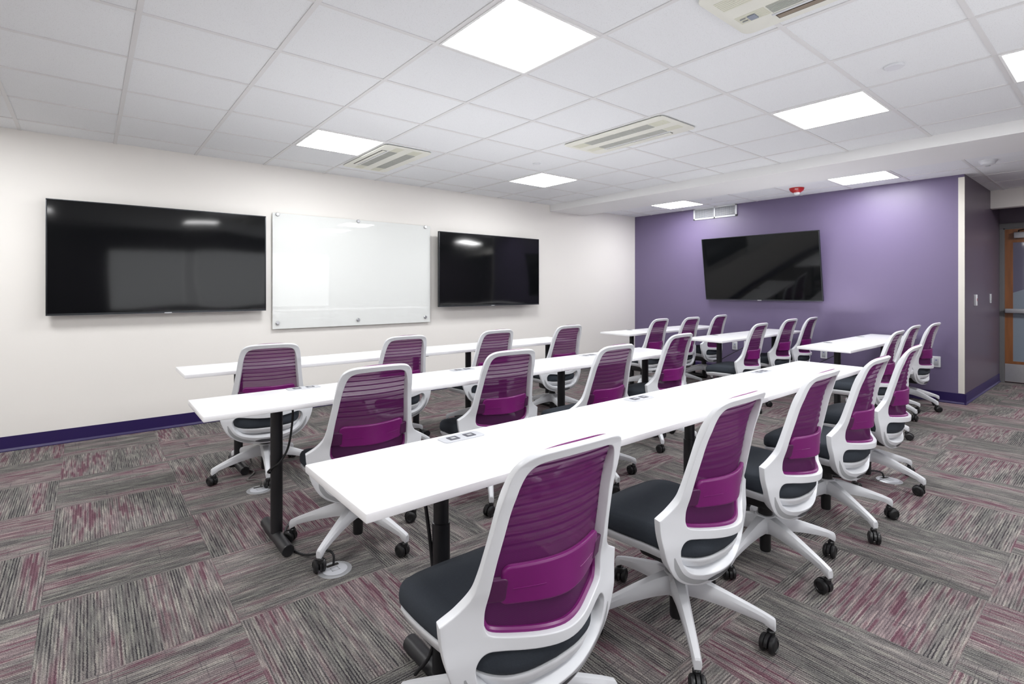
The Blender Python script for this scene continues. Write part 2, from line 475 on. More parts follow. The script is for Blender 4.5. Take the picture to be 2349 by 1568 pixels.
# ------------------------------------------------------------------ door
fr = bmesh.new()
box(fr, XD-.03, XD+.0, 1.195, YR, 0, 2.13, bev=.002); box(fr, XD-.03, XD, .22, YR, 2.13, 2.197, bev=.002); box(fr, XD-.03, XD, .16, .225, 0, 2.13, bev=.002)
box(fr, XD-.022, XD-.002, 1.18, 1.2, 0, 2.13); box(fr, XD-.022, XD-.002, .22, 1.2, 2.115, 2.135)
struct(obj('trim_6', fr, M['grey_frame'], smooth=0))
lf = bmesh.new(); x0, x1 = XD-.018, XD-.001
box(lf, x0, x1, 1.098, 1.182, .012, 2.115); box(lf, x0, x1, .24, .36, .012, 2.115)
box(lf, x0, x1, .36, 1.098, 1.93, 2.115); box(lf, x0, x1, .36, 1.098, .012, .30)
door = struct(obj('door_1', lf, M['cherry'], smooth=0))
gl = bbox(x0+.006, x1, .355, 1.103, .295, 1.935)
obj('pane', gl, M['pane'], door, smooth=0)
obj('kick_plate', bbox(x0-.003, x0, .25, 1.178, .016, .262), M['steel'], door, smooth=0)
pb = bmesh.new(); box(pb, x0-.06, x0-.025, .26, 1.172, .962, 1.022, bev=.006); box(pb, x0-.028, x0, 1.11, 1.165, .966, 1.018, bev=.003); box(pb, x0-.028, x0, .27, .33, .966, 1.018, bev=.003)
obj('push_bar', pb, M['steel_flat'], door)
cl = bmesh.new(); box(cl, x0-.05, x0, .8, 1.085, 1.985, 2.065, bev=.006)
obj('door_closer', cl, M['steel_flat'], door)
ca = bmesh.new(); tube(ca, [(x0-.03, 1.04, 2.065), (x0-.03, 1.04, 2.09), (x0-.12, .93, 2.10), (x0-.02, .8, 2.11)], .008)
obj('closer_arm', ca, M['black_metal'], door)

# ------------------------------------------------------------------ ceiling lights
def light(cx, cy, label):
    t = thing('ceiling_light', label, 'light', (cx, cy, ZC), group='square LED panels in the ceiling grid')
    h = TT/2 - .012
    fr = bmesh.new(); i = h-.013
    for a in ((-h, h, -h, -i), (-h, h, i, h), (-h, -i, -i, i), (i, h, -i, i)):
        box(fr, a[0], a[1], a[2], a[3], -.004, .003)
    obj('frame', fr, M['white_paint'], t, smooth=0)
    obj('diffuser', bbox(-i, i, -i, i, -.003, .002), M['diffuser'], t, smooth=0)
    return t
def cell(i, j): return (TX0+TT*(i+.5), TY0+TT*(j+.5))
light(*cell(-1, -1), 'big bright square light panel cut off by the top of the photo')
light(*cell(-1, 3), 'square light panel beside the cream cassette unit by the cream wall')
light(*cell(3, 3), 'square light panel over the television by the glass board, beside a small sprinkler cap')
light(*cell(3, -2), 'square light panel between cream cassette and beam, a sprinkler cap nearby')
light(*cell(3, -4), 'square light panel cut off by the right edge of the photo')
light(X2+TT/2, TY0-TT/2, 'square light panel beyond the beam, beside the red alarm')
light(X2+TT/2, TY0+TT*3.5, 'square light panel beyond the beam, in front of the white air grille')
light(*cell(-5, 3), 'sliver of a light panel at the left edge of the photo')

def area(name, loc, rot, sx, sy, power, col=(1, 1, 1)):
    l = bpy.data.lights.new(name, 'AREA'); l.shape = 'RECTANGLE'; l.size = sx; l.size_y = sy; l.energy = power; l.color = col
    o = bpy.data.objects.new(name, l); o.location = loc; o.rotation_euler = rot
    return link(o)
AP = LIGHT_S * PI * .36
for i, (ci_, cj_) in enumerate(((-1, -5), (-5, -1), (-5, -5))):
    c = cell(ci_, cj_); area('panel_or_fill_lamp', (c[0], c[1], ZC-.01), (0, 0, 0), .56, .56, AP*.8)
# daylight from the windows behind the camera, and added upward fill lamps that brighten the ceiling
area('window_daylight', (2.6, YN+.12, 1.5), (math.radians(90), 0, 0), 4.6, 1.3, 25, (0.96, 0.98, 1.0))
area('ceiling_fill', (2.2, -.9, .62), (math.radians(180-12), 0, 0), 3.2, 1.2, 22)
area('ceiling_fill', (2.6, 3.30, .975), (math.radians(180), 0, 0), 4.0, .5, 11)  # added uplight between the table rows, no fixture here
area('panel_or_fill_lamp', (8.3, -.9, ZC-.01), (0, 0, 0), .56, .56, 70)  # added fill lamp to brighten the hall, out of view
area('ceiling_fill', (6.3, 2.45, .975), (math.radians(180), 0, 0), 2.2, .5, 6)  # added uplight among the rear tables, no fixture here

# ------------------------------------------------------------------ ceiling devices
def rot2(pts, a): return [(x*math.cos(a)-y*math.sin(a), x*math.sin(a)+y*math.cos(a)) for x, y in pts]
def cassette(cx, cy, rz, label, sticker=False):
    t = thing('ceiling_cassette', label, 'air conditioner', (cx, cy, ZC), rz, 'cream cassette units in the ceiling')
    bm = plate([rrect(-.235, .235, -.51, .51, .045, 6)], .004, .003)
    move(bm, Matrix.Translation((0, 0, -.006)))
    obj('panel', bm, M['cream_plastic'], t)
    obj('backing', bbox(-.215, .215, -.49, .49, -.003, .004), M['dark_slot'], t, smooth=0)
    z = -.0102
    def inlay(name, x0, x1, y0, y1, mat, d=.0016, par=t):
        return obj(name, bbox(x0, x1, y0, y1, z-d, z+.002), mat, par, smooth=0)
    # two intake grilles, each of four sections
    for (x0, x1) in ((-.155, -.055), (.035, .115)):
        g = bmesh.new(); L = .33; n = 4
        for k in range(n):
            a = -L + 2*L*k/n + .004; c = -L + 2*L*(k+1)/n - .004
            box(g, x0, x1, a, c, z-.001, z+.002)
            m_ = 8
            for q in range(m_):
                xx = x0 + (x1-x0)*(q+.5)/m_
                box(g, xx-.0022, xx+.0022, a, c, z-.004, z-.001)
        obj('intake_grille', g, M['grille_gray'], t, smooth=0)
        for s in (-1, 1):
            e = bmesh.new()
            for q in range(7):
                xx = x0 + (x1-x0)*(q+.5)/7
                box(e, xx-.005, xx+.005, min(s*.335, s*.47), max(s*.335, s*.47), z-.0012, z+.001)
            obj('end_rib', e, M['cream_rib'], t, smooth=0)
    inlay('outlet_slot', .145, .190, -.33, .33, M['dark_slot'])
    lv = bmesh.new(); box(lv, .150, .182, -.325, .325, z-.0045, z-.001)
    obj('louver', lv, M['louver_tan'] if sticker else M['cream_plastic'], t, smooth=0)
    lp = bmesh.new(); box(lp, .128, .143, -.34, .34, z-.004, z+.001, bev=.0015)
    obj('slot_lip', lp, M['white_plastic'], t)
    if sticker:
        inlay('display_window', .055, .10, .385, .42, M['screen_label'], .006)
        tx = bmesh.new()
        for q, xx in enumerate((.06, .085)): box(tx, xx, xx+.006, .43, .455, z-.006, z+.001)
        obj('marking', tx, M['gray_plastic'], t, smooth=0)
    return t
cassette(2.31, .738, 0, 'cream ceiling cassette with a small blue-grey display window, cut by the top of the photo', True)
cassette(3.485, 2.735, 0, 'cream ceiling cassette on its own among tiles, no light panel touching it')
cassette(2.262, 4.72, PI, 'cream ceiling cassette touching a light panel near the cream wall')

def disc(name, x, y, label, prof, mat, cat, z=ZC):
    t = thing(name, label, cat, (x, y, z))
    return t, obj('cover', lathe(bmesh.new(), prof, 32), mat, t)
disc('sprinkler_cap', 3.575, .893, 'flat white sprinkler cap on a ceiling tile in front of the beam', [(.0, -.009), (.045, -.009), (.05, -.005), (.05, .003), (.0, .003)], M['white_plastic'], 'sprinkler')
disc('sprinkler_cap', 3.546, 3.917, 'small white sprinkler cap next to the light panel over the television', [(.0, -.012), (.03, -.011), (.04, -.004), (.042, .003), (.0, .003)], M['white_plastic'], 'sprinkler')
disc('sprinkler_cap', 6.848, 3.9, 'small white sprinkler cap beyond the beam, above the white air grille', [(.0, -.012), (.03, -.011), (.04, -.004), (.042, .003), (.0, .003)], M['white_plastic'], 'sprinkler')
t, c = disc('smoke_detector', 6.946, .959, 'white domed smoke detector on the ceiling beyond the beam', [(.0, -.045), (.025, -.045), (.055, -.035), (.065, -.012), (.075, -.008), (.075, .004), (.0, .004)], M['white_plastic'], 'smoke detector')
obj('sensor', lathe(bmesh.new(), [(.0, -.055), (.018, -.052), (.022, -.044), (.0, -.044)], 20), M['gray_plastic'], t)
# red fire alarm with strobe
t, c = disc('fire_alarm', 6.97, 2.768, 'red round fire alarm strobe on the ceiling near the purple wall', [(.0, -.055), (.045, -.053), (.075, -.03), (.085, -.008), (.085, .004), (.0, .004)], M['red'], 'fire alarm')
obj('strobe_lens', lathe(bmesh.new(), [(.0, -.085), (.018, -.083), (.034, -.07), (.036, -.05), (.0, -.05)], 24), M['lens'], t)
def text_mesh(s, size, ext=.0006):
    cu = bpy.data.curves.new('txt', 'FONT'); cu.body = s; cu.size = size; cu.extrude = ext; cu.align_x = 'CENTER'; cu.align_y = 'CENTER'
    o = bpy.data.objects.new('txt', cu); COL.objects.link(o)
    me = bpy.data.meshes.new_from_object(o.evaluated_get(bpy.context.evaluated_depsgraph_get()))
    bm = bmesh.new(); bm.from_mesh(me)
    bpy.data.objects.remove(o); bpy.data.curves.remove(cu); bpy.data.meshes.remove(me)
    return bm
for a in (200, 290):
    bm = text_mesh('FIRE', .022)
    # stand on the sloping side, facing out and down
    ar = math.radians(a)
    move(bm, Matrix.Translation((.0815*math.cos(ar), .0815*math.sin(ar), -.021)) @ Matrix.Rotation(ar+PI/2, 4, 'Z') @ Matrix.Rotation(math.radians(90+24), 4, 'X'))
    obj('lettering', bm, M['white_ink'], t, smooth=0)

# ------------------------------------------------------------------ screens
def tv(w, h, label, loc, rz, lean=0.0, stand=.08):
    """faces -Y of its own frame; loc is the middle of the back of the mount on the wall"""
    t = thing('television', label, 'television', loc, rz, 'wall mounted black televisions')
    R = Matrix.Translation((0, -stand, -h/2)) @ Matrix.Rotation(lean, 4, 'X') @ Matrix.Translation((0, 0, h/2))
    def put(bm): return move(bm, R)
    bz = bmesh.new(); e = .010
    for a in ((-w/2, w/2, -h/2, -h/2+.016), (-w/2, w/2, h/2-e, h/2), (-w/2, -w/2+e, -h/2+.016, h/2-e), (w/2-e, w/2, -h/2+.016, h/2-e)):
        box(bz, a[0], a[1], -.004, .03, a[2], a[3], bev=.0015)
    obj('bezel', put(bz), M['bezel'], t)
    obj('screen', put(bbox(-w/2+e*.7, w/2-e*.7, -.001, .004, -h/2+.012, h/2-e*.7)), M['screen'], t, smooth=0)
    obj('back_case', put(bbox(-w/2+.06, w/2-.06, .012, .05, -h/2+.05, h/2-.08, bev=.01)), M['black_plastic'], t)
    obj('edge_strip', put(bbox(-w/2, w/2, -.0052, -.0035, -h/2, -h/2+.004)), M['silver_edge'], t, smooth=0)
    obj('badge', put(bbox(-.028, .028, -.008, -.003, -h/2-.004, -h/2+.007, bev=.001)), M['steel_flat'], t)
    mt = bmesh.new(); y1 = -.002
    box(mt, -.25, .25, -.02, y1, -.16, .16); box(mt, -.2, -.16, -stand+.03, -.01, -.15, .15); box(mt, .16, .2, -stand+.03, -.01, -.15, .15)
    obj('wall_mount', mt, M['black_metal'], t, smooth=0)
    return t
tv(1.665, .958, 'big black television on the cream wall, above the free ends of the tables', (.563, YA, 1.553), 0, 0, .09)
tv(1.70, .955, 'black television on the cream wall between the glass board and the purple corner', (4.255, YA, 1.543), 0, 0, .14)
tv(1.667, .945, 'black television tilted forward on the purple wall', (XB, 3.484, 1.60), -PI/2, math.radians(8.5), .06)

# ------------------------------------------------------------------ glass marker board
t = thing('glass_board', 'frameless pale glass marker board fixed with round studs on the cream wall', 'marker board', (2.407, YA, 1.48))
g = bbox(-.935, .935, -.032, -.024, -.605, .605, bev=.0015)
obj('glass_sheet', g, M['board_glass'], t, smooth=0)
for x in (1.521, 2.393, 3.271):
    for z in (2.07, .94):
        b_ = bmesh.new(); lathe(b_, [(0, 0), (.011, 0), (.011, .028), (.019, .032), (.019, .044), (.015, .048), (0, .048)], 20)
        move(b_, Matrix.Translation((x-2.407, -.001, z-1.48)) @ Matrix.Rotation(PI/2, 4, 'X'))
        obj('stud', b_, M['steel'], t)

# ------------------------------------------------------------------ wall devices
def outlet(y, z, label):
    t = thing('wall_outlet', label, 'outlet', (XB, y, z), -PI/2, 'outlets low on the purple wall')
    obj('cover_plate', move(plate([rrect(-.038, .038, -.06, .06, .006)], .004, .002), Matrix.Translation((0, -.004, 0)) @ Matrix.Rotation(PI/2, 4, 'X')), M['white_plastic'], t)
    obj('receptacle', bbox(-.022, .022, -.011, -.007, -.042, .042, bev=.001), M['module'], t)
    obj('indicator', bbox(-.005, .005, -.013, -.010, .014, .024), M['blue_dot'], t, smooth=0)
    return t
outlet(3.882, .437, 'white outlet under the middle rear table, nearer the cream wall')
outlet(3.700, .455, 'white outlet with a cord, behind the chair at the middle rear table')
outlet(2.661, .431, 'white outlet just beyond the rear table nearest the door, nearer the cream wall')
outlet(2.50, .440, 'white outlet with a cord behind the rear table nearest the door')
outlet(1.484, .455, 'white outlet beside the cream corner guard')
# cords hanging at the wall outlets
for y0, lab in ((3.70, 'black cord drooping from an outlet under the middle rear table'), (2.50, 'black cord drooping from an outlet under the rear table nearest the door')):
    cb = bmesh.new(); tube(cb, crom([(XB-.02, y0, .43), (XB-.10, y0+.05, .40), (XB-.22, y0+.3, .22), (XB-.3, y0+.42, .05), (XB-.42, y0+.40, .012)], 6), .005, 8)
    tag(obj('power_cable', cb, M['cord']), lab, 'cord')

t = thing('thermostat', 'slim white thermostat on the plum wall beside the corner guard', 'thermostat', (8.074, YR, 1.161))
obj('body', bbox(-.03, .03, -.026, 0, -.065, .065, bev=.004), M['white_plastic'], t)
obj('red_mark', bbox(-.006, .006, -.028, -.025, -.01, .02), M['red'], t, smooth=0)
t = thing('light_switch', 'grey light switch plate on the plum wall next to the door', 'switch', (9.12, YR, 1.169))
obj('cover_plate', bbox(-.058, .058, -.006, 0, -.06, .06, bev=.002), M['module'], t)
obj('rocker', bbox(-.018, .018, -.012, -.005, -.034, .034, bev=.002), M['gray_plastic'], t)

# return air grille, high on the purple wall
t = thing('air_grille', 'white air return grille high on the purple wall', 'vent', (XB, 4.206, 2.487), -PI/2)
W, Hh = .36, .092
f = bmesh.new()
for a in ((-W, W, -Hh, -Hh+.026), (-W, W, Hh-.022, Hh), (-W, -W+.026, -Hh, Hh), (W-.026, W, -Hh, Hh), (-.012, .012, -Hh, Hh)):
    box(f, a[0], a[1], -.018, 0, a[2], a[3], bev=.002)
obj('frame', f, M['white_plastic'], t)
obj('backing', bbox(-W+.02, W-.02, -.004, -.001, -Hh+.02, Hh-.02), M['slate_plastic'], t, smooth=0)
for s in (-1, 1):
    g = bmesh.new(); a, c = (.012, W-.026) if s > 0 else (-W+.026, -.012)
    for k in range(1, 21):
        x = a + (c-a)*k/21; box(g, x-.0022, x+.0022, -.012, -.004, -Hh+.026, Hh-.022)
    for k in range(1, 9):
        z = -Hh+.026 + (2*Hh-.048)*k/9; box(g, a, c, -.014, -.008, z-.0026, z+.0026)
    obj('grid', g, M['module'], t, smooth=0)

# ------------------------------------------------------------------ tables
ZT = .737
def table(x0, x1, y0, y1, inset, label, group, step=.69):
    cx, cy = (x0+x1)/2, (y0+y1)/2; L = x1-x0; D = y1-y0
    t = thing('training_table', label, 'table', (cx, cy, 0), 0, group)
    obj('tabletop', bbox(-L/2+.001, L/2-.001, -D/2, D/2, ZT-.0255, ZT, bev=.003), M['laminate'], t)
    for s in (-1, 1):
        x = s*(L/2-inset)
        c = bmesh.new()
        lathe(c, [(.0, .05), (.029, .05), (.029, step), (.025, step+.001), (.025, .700), (.0, .700)], 28, (x, 0, 0))
        col = obj('leg', c, M['black_metal'], t)
        p = bbox(x-.035, x+.035, -D/2+.06, D/2-.06, .699, ZT-.0255, bev=.002)
        obj('mounting_plate', p, M['black_metal'], col)
        ft = bmesh.new(); R_ = .029; Lf = D/2-.02
        prof = [(0, -Lf), (R_*.9, -Lf), (R_, -Lf+.004), (R_, Lf-.004), (R_*.9, Lf), (0, Lf)]
        lathe(ft, prof, 28); move(ft, Matrix.Translation((x, 0, R_+.002)) @ Matrix.Rotation(PI/2, 4, 'X'))
        obj('foot', ft, M['black_metal'], col)
    obj('rail', bbox(-L/2+inset+.03, L/2-inset-.03, -.02, .02, .685, ZT-.0255), M['black_metal'], t, smooth=0)
    return t
G1 = 'long white training tables in three rows'
G2 = 'white training tables by the purple wall'
table(.530, 2.715, 1.215, 1.68, .36, 'white training table closest to the photographer, its outer corner free', G1, .535)
table(2.715, 4.27, 1.22, 1.68, .21, 'white training table at the aisle end of the front row', G1)
table(.385, 2.585, 2.585, 3.03, .36, 'white training table opening the middle row, black cord wrapped round its leg', G1)
table(2.585, 4.06, 2.585, 3.03, .21, 'white training table at the aisle end of the middle row', G1)
table(.480, 2.645, 3.92, 4.37, .36, 'white training table by the cream wall, its free end below the big television', G1)
table(2.645, 4.13, 3.92, 4.37, .21, 'white training table at the aisle end of the row by the cream wall', G1)
table(5.11, 7.27, 3.96, 4.42, .35, 'white training table across the aisle, close to the corner of cream and purple walls', G2)
table(5.235, 7.35, 2.83, 3.29, .36, 'white training table across the aisle, below the tilted television', G2)
table(5.31, 7.49, 1.65, 2.11, .37, 'white training table across the aisle, nearest the corner guard', G2)

def module(x, y, label):
    t = thing('power_module', label, 'power outlet', (x, y, ZT), 0, 'white power modules set into the tables')
    bm = plate([rrect(-.088, .088, -.036, .036, .016)], .0018, .001)
    move(bm, Matrix.Translation((0, 0, .0012)))
    obj('cover_plate', bm, M['module'], t)
    for s in (-1, 1):
        k = obj('socket', move(plate([rrect(-.021, .021, -.019, .019, .004)], .001, .0004), Matrix.Translation((s*.036, 0, .0032))), M['socket'], t)
        pn = bmesh.new(); box(pn, s*.036-.010, s*.036+.010, -.008, .007, .0040, .0048)
        obj('insert', pn, M['gray_plastic'], k, smooth=0)
    return t
ML = 'two-socket power module in '
module(1.083, 1.618, ML+'the table closest to the photographer, at its outer end')
module(2.165, 1.615, ML+'the front table, behind its third chair')
module(3.495, 1.612, ML+'the front row table at the aisle end')
module(.935, 2.985, ML+'the middle row, behind the outermost chair')
module(1.99, 2.960, ML+'the middle row, between its first two chairs')
module(3.24, 2.930, ML+'the middle row at the aisle end')

def grommet(x, y, label):
    t = thing('table_grommet', label, 'grommet', (x, y, ZT), 0, 'round cable grommets in the rear tables')
    obj('rim', lathe(bmesh.new(), [(.026, .001), (.026, .004), (.038, .004), (.041, .0005), (.026, .0005)], 28), M['gray_plastic'], t)
    obj('cap', lathe(bmesh.new(), [(0, .0006), (.027, .0006), (.027, .002), (0, .002)], 24), M['slate_plastic'], t)
grommet(5.912, 2.045, 'grey round grommet in the rear table near the corner guard, aisle end')
grommet(6.928, 2.055, 'grey round grommet in the rear table near the corner guard, wall end')
grommet(5.811, 3.235, 'grey round grommet in the rear table below the tilted television')
grommet(5.653, 4.375, 'grey round grommet in the rear table near the cream corner')

# ------------------------------------------------------------------ floor boxes and cords
def floor_box(x, y, label, rz=0):
    t = thing('floor_box', label, 'floor outlet', (x, y, 0), rz, 'round metal floor boxes in the carpet')
    obj('ring', lathe(bmesh.new(), [(.055, .0005), (.055, .004), (.066, .004), (.075, .001), (.075, -.002), (.055, -.002)], 40), M['steel_flat'], t)
    obj('lid', lathe(bmesh.new(), [(0, -.001), (.055, -.001), (.055, .0045), (.053, .0055), (0, .0055)], 40), M['module'], t)
    sl = bmesh.new()
    box(sl, -.026, .030, .026, .046, .005, .0062, bev=.0005)
    obj('cord_opening', sl, M['dark_slot'], t, smooth=0)
    hd = bmesh.new()
    for a in ((-.018, .018, -.018, -.014), (-.018, .018, .010, .014), (-.018, -.014, -.018, .014), (.014, .018, -.018, .014)):
        box(hd, a[0], a[1], a[2], a[3], .005, .0066)
    obj('finger_latch', hd, M['gray_plastic'], t, smooth=0)
    return t
floor_box(.878, 2.355, 'round metal floor box beside the outermost middle-row chair')
floor_box(.851, 3.60, 'round metal floor box under the outermost chair by the cream wall')
floor_box(4.186, 1.072, 'round metal floor box beyond the last front-row chair', -.5)

def cord(pts, label, r=.0055, mat='cord'):
    bm = bmesh.new(); tube(bm, crom(pts, 8), r, 10)
    return tag(obj('power_cable', bm, M[mat]), label, 'cord')
cord([(.885, 2.39, .006), (.886, 2.395, .05), (.87, 2.43, .062), (.83, 2.50, .03), (.80, 2.58, .008), (.78, 2.68, .007), (.80, 2.86, .008), (.86, 2.98, .008)], 'black cord running from the middle-row floor box to the table leg')
cord([(.80, 2.775, .705), (.812, 2.762, .66), (.800, 2.762, .54), (.785, 2.772, .465), (.748, 2.768, .415), (.712, 2.785, .385), (.708, 2.82, .36), (.735, 2.842, .345)], 'black cord wrapped round the middle-row table leg')
cord([(.865, 3.63, .006), (.868, 3.64, .04), (.86, 3.72, .03), (.83, 3.82, .008), (.90, 3.95, .008), (.88, 4.05, .007), (.92, 4.12, .03), (.885, 4.13, .12)], 'grey cord running from the floor box below the cream-wall row', .005, 'cord_gray')
cord([(.845, 1.50, .705), (.852, 1.485, .60), (.862, 1.465, .45), (.868, 1.45, .28), (.862, 1.46, .12), (.84, 1.53, .012)], 'black cord hanging beside the front table leg', .006)
cord([(4.196, 1.105, .006), (4.19, 1.12, .04), (4.13, 1.17, .05), (4.06, 1.22, .02), (3.98, 1.30, .008), (3.93, 1.42, .008)], 'black cord leaving the floor box beyond the front row')
cord([(2.78, 1.42, .705), (2.82, 1.40, .62), (2.88, 1.41, .48), (2.90, 1.50, .30), (2.89, 1.52, .05), (2.86, 1.55, .012)], 'black cord hanging under the join of the front tables')
cord([(.90, 2.80, .705), (.95, 2.79, .68), (1.0, 2.80, .672), (1.06, 2.80, .69), (1.08, 2.80, .708)], 'short black cable loop under the middle-row table')

# ------------------------------------------------------------------ chair
def lerp_tab(tab, z):
    if z <= tab[0][0]: return tab[0][1]
    if z >= tab[-1][0]: return tab[-1][1]
    def slope(i):
        a, c = tab[max(i-1, 0)], tab[min(i+1, len(tab)-1)]
        return (c[1]-a[1])/(c[0]-a[0])
    for i in range(len(tab)-1):
        (a, va), (c, vc) = tab[i], tab[i+1]
        if z <= c:
            h = c-a; t = (z-a)/h
            return ((2*t**3-3*t*t+1)*va + (t**3-2*t*t+t)*h*slope(i) + (3*t*t-2*t**3)*vc + (t**3-t*t)*h*slope(i+1))
YP = [(.20, -.12), (.28, -.190), (.33, -.218), (.38, -.240), (.44, -.256), (.50, -.262), (.56, -.260), (.63, -.258), (.72, -.262), (.80, -.272), (.88, -.292), (.93, -.314), (1.0, -.36)]
CV = [(.20, 1.2), (.28, 1.3), (.36, 2.0), (.44, 3.5), (.50, 4.2), (.56, 4.0), (.62, 2.6), (.70, 1.5), (.82, .95), (.92, .58), (1.0, .40)]
KV = [(.20, 0), (.28, 2), (.36, 10), (.44, 22), (.50, 25), (.56, 24), (.62, 14), (.70, 3), (.80, 0), (1.0, 0)]
def surf(x, z): return lerp_tab(YP, z) + lerp_tab(CV, z)*x*x/(1 + lerp_tab(KV, z)*x*x)
def bend(x, z, t):
    e = .002
    dx = (surf(x+e, z)-surf(x-e, z))/(2*e); dz = (surf(x, z+.01)-surf(x, z-.01))/.02
    n = Vector((-dx, 1, -dz)).normalized()
    p = Vector((x, surf(x, z), z)) + n*t
    return Vector((p.x*1.022, p.y+.034, 1.295-(1.295-p.z)*1.022))
# plate's local z is flipped so +t faces the sitter
def half(p1, n=6): return [(q.x, q.y) for q in crom([(a, c, 0) for a, c in p1], n)]
OUT_A = half([(0, .936), (.07, .935), (.124, .931), (.157, .917), (.173, .891), (.181, .842), (.188, .770), (.197, .700), (.207, .640), (.220, .598), (.248, .566), (.286, .543)])
OUT_B = half([(.286, .541), (.282, .50), (.273, .45), (.255, .402), (.226, .357), (.185, .324), (.132, .303), (.07, .293), (0, .290)])
OUTER = OUT_A + OUT_B
OPEN1 = half([(0, .918), (.06, .917), (.112, .913), (.138, .899), (.152, .870), (.161, .82), (.169, .75), (.178, .68), (.186, .60), (.191, .55), (.189, .518), (.170, .498), (.10, .489), (0, .486)])
OPEN2 = half([(0, .462), (.09, .463), (.15, .467), (.182, .467), (.203, .454), (.212, .430), (.203, .392), (.176, .360), (.135, .341), (.075, .331), (0, .328)])

def slim(z): return 1 - .5*min(1, max(0, (z-.84)/.07))

def make_chair(label, group):
    t = thing('task_chair', label, 'chair', (0, 0, 0), 0, group)
    def deep(z, t):                     # the lower hoop is a deep shell, the rim a slim band
        k = min(1, max(0, (.43-z)/.05))
        t *= slim(z)
        return t*(1+1.2*k) if t > 0 else t
    fb = plate([mirror_loop(OUTER), mirror_loop(OPEN1), mirror_loop(OPEN2)], .0145, .003, cut=.016, remap=lambda x, y, z: bend(x, y, deep(y, -z)), res=2)
    obj('back_frame', fb, M['white_plastic'], t, smooth=50)
    # inlays along the lower hoop
    def strip(bm_, pts, w, tt):
        top, bot = [], []
        for i, (x, z) in enumerate(pts):
            a = Vector(pts[max(i-1, 0)]); c = Vector(pts[min(i+1, len(pts)-1)])
            d = (c-a).normalized(); nrm = Vector((-d.y, d.x))
            k = w*min(1, 4*min(i, len(pts)-1-i)/(len(pts)-1)+.25)
            top.append(bm_.verts.new(bend(x+nrm.x*k, z+nrm.y*k, tt))); bot.append(bm_.verts.new(bend(x-nrm.x*k, z-nrm.y*k, tt)))
        for i in range(len(pts)-1):
            bm_.faces.new((top[i], top[i+1], bot[i+1], bot[i]))
    arc = half([(.234, .418), (.222, .384), (.198, .352), (.160, .327), (.118, .313), (.08, .309)], 4)
    for s in (1, -1):
        cr = bmesh.new(); strip(cr, [(s*x, z) for x, z in arc], .0085, -.0149)
        obj('hoop_groove', cr, M['gray_plastic'], t, label='grey groove along the white hoop')
    ins = bmesh.new(); strip(ins, [(-.08+.16*k/14, .3085+.002*abs(k-7)/7) for k in range(15)], .0105, -.0155)
    obj('hoop_insert', ins, M['slate_plastic'], t, label='dark slate insert in the hoop')
    # woven panel stretched over the front of the frame
    mp_ = bmesh.new()
    WT = [(.476, .186), (.52, .206), (.60, .204), (.70, .191), (.80, .178), (.86, .172), (.90, .162), (.916, .147), (.930, .116), (.937, .07)]
    nz, nx = 170, 18; rows = []
    for i in range(nz+1):
        z = .476 + (.937-.476)*i/nz; w = lerp_tab(WT, z); r = []
        d = 0
        for k in range(NRIB):
            d += .0038*math.exp(-((z-(RIB0+RIBD*k))/.0048)**2)
        for j in range(nx+1):
            x = -w + 2*w*j/nx
            r.append(mp_.verts.new(bend(x, z, .0143*slim(z) - d*(1-(abs(x)/w)**6))))
        rows.append(r)
    for a, c in zip(rows, rows[1:]):
        for j in range(nx): mp_.faces.new((a[j], a[j+1], c[j+1], c[j]))
    obj('mesh_panel', mp_, M['mesh'], t, smooth=60)
    bd = bmesh.new()
    tube(bd, [bend(x, z+.005, .010) for x, z in [(-p[0], p[1]) for p in OPEN1[-26:][::1]] + [(p[0], p[1]) for p in OPEN1[-26:-1][::-1]]], .0085, 8)
    ed = bmesh.new()
    tube(ed, [bend(-.142+.284*k/24, .936-.020*(abs(k-12)/12)**3.2, .0095) for k in range(25)], .0036, 8)
    obj('mesh_border', bd, M['magenta'], t)
    obj('mesh_edge', ed, M['magenta'], t)
    # lumbar pad across the back
    lp = plate([rrect(-.152, .152, .568, .653, .014)], .008, .006, cut=.016, remap=lambda x, y, z: bend(x, y, -z+.004))
    for s in (-1, 1):
        tube(lp, [bend(s*(.055+.075*k/8), .604, -.0043) for k in range(9)], .0012, 6)
    lp = obj('lumbar_pad', lp, M['magenta'], t, smooth=50)
    for s in (-1, 1):
        cl_ = plate([rrect(min(s*.146, s*.188), max(s*.146, s*.188), .577, .629, .007)], .007, .003, cut=.016, remap=lambda x, y, z: bend(x, y, -z+.001))
        obj('clip', cl_, M['magenta_dark'], lp, smooth=50, label='darker plum clip')
    # seat
    plan = crom([(0, -.232, 0), (.09, -.224, 0), (.155, -.196, 0), (.198, -.140, 0), (.218, -.05, 0), (.230, .05, 0), (.233, .14, 0), (.222, .203, 0), (.182, .237, 0), (.10, .250, 0), (0, .252, 0)], 4)
    loop = [(p.x, p.y) for p in plan] + [(-p.x, p.y) for p in plan[::-1][1:-1]]
    def level(k, z, fall=True):
        out = []
        for x, y in loop:
            xx, yy = x*k, .052 + (y-.02)*k
            z_ = z-.012
            zz = z_ - 1.44*max(0, yy-.15)**2 + (.10*min(0, yy) if z < .452 else 0)
            out.append((xx, yy, zz))
        return out
    sc = loft(bmesh.new(), [level(k, z) for k, z in ((.90, .397), (.97, .401), (1.0, .413), (1.005, .432), (.995, .450), (.965, .463), (.90, .4705), (.7, .4745), (.4, .4755), (.1, .476))])
    obj('seat_cushion', sc, M['fabric'], t, smooth=60)
    sp = loft(bmesh.new(), [level(k, z) for k, z in ((.4, .340), (.62, .344), (.84, .352), (.945, .366), (.972, .384), (.985, .391), (.98, .397), (.5, .399))])
    obj('seat_pan', sp, M['white_plastic'], t, smooth=50)
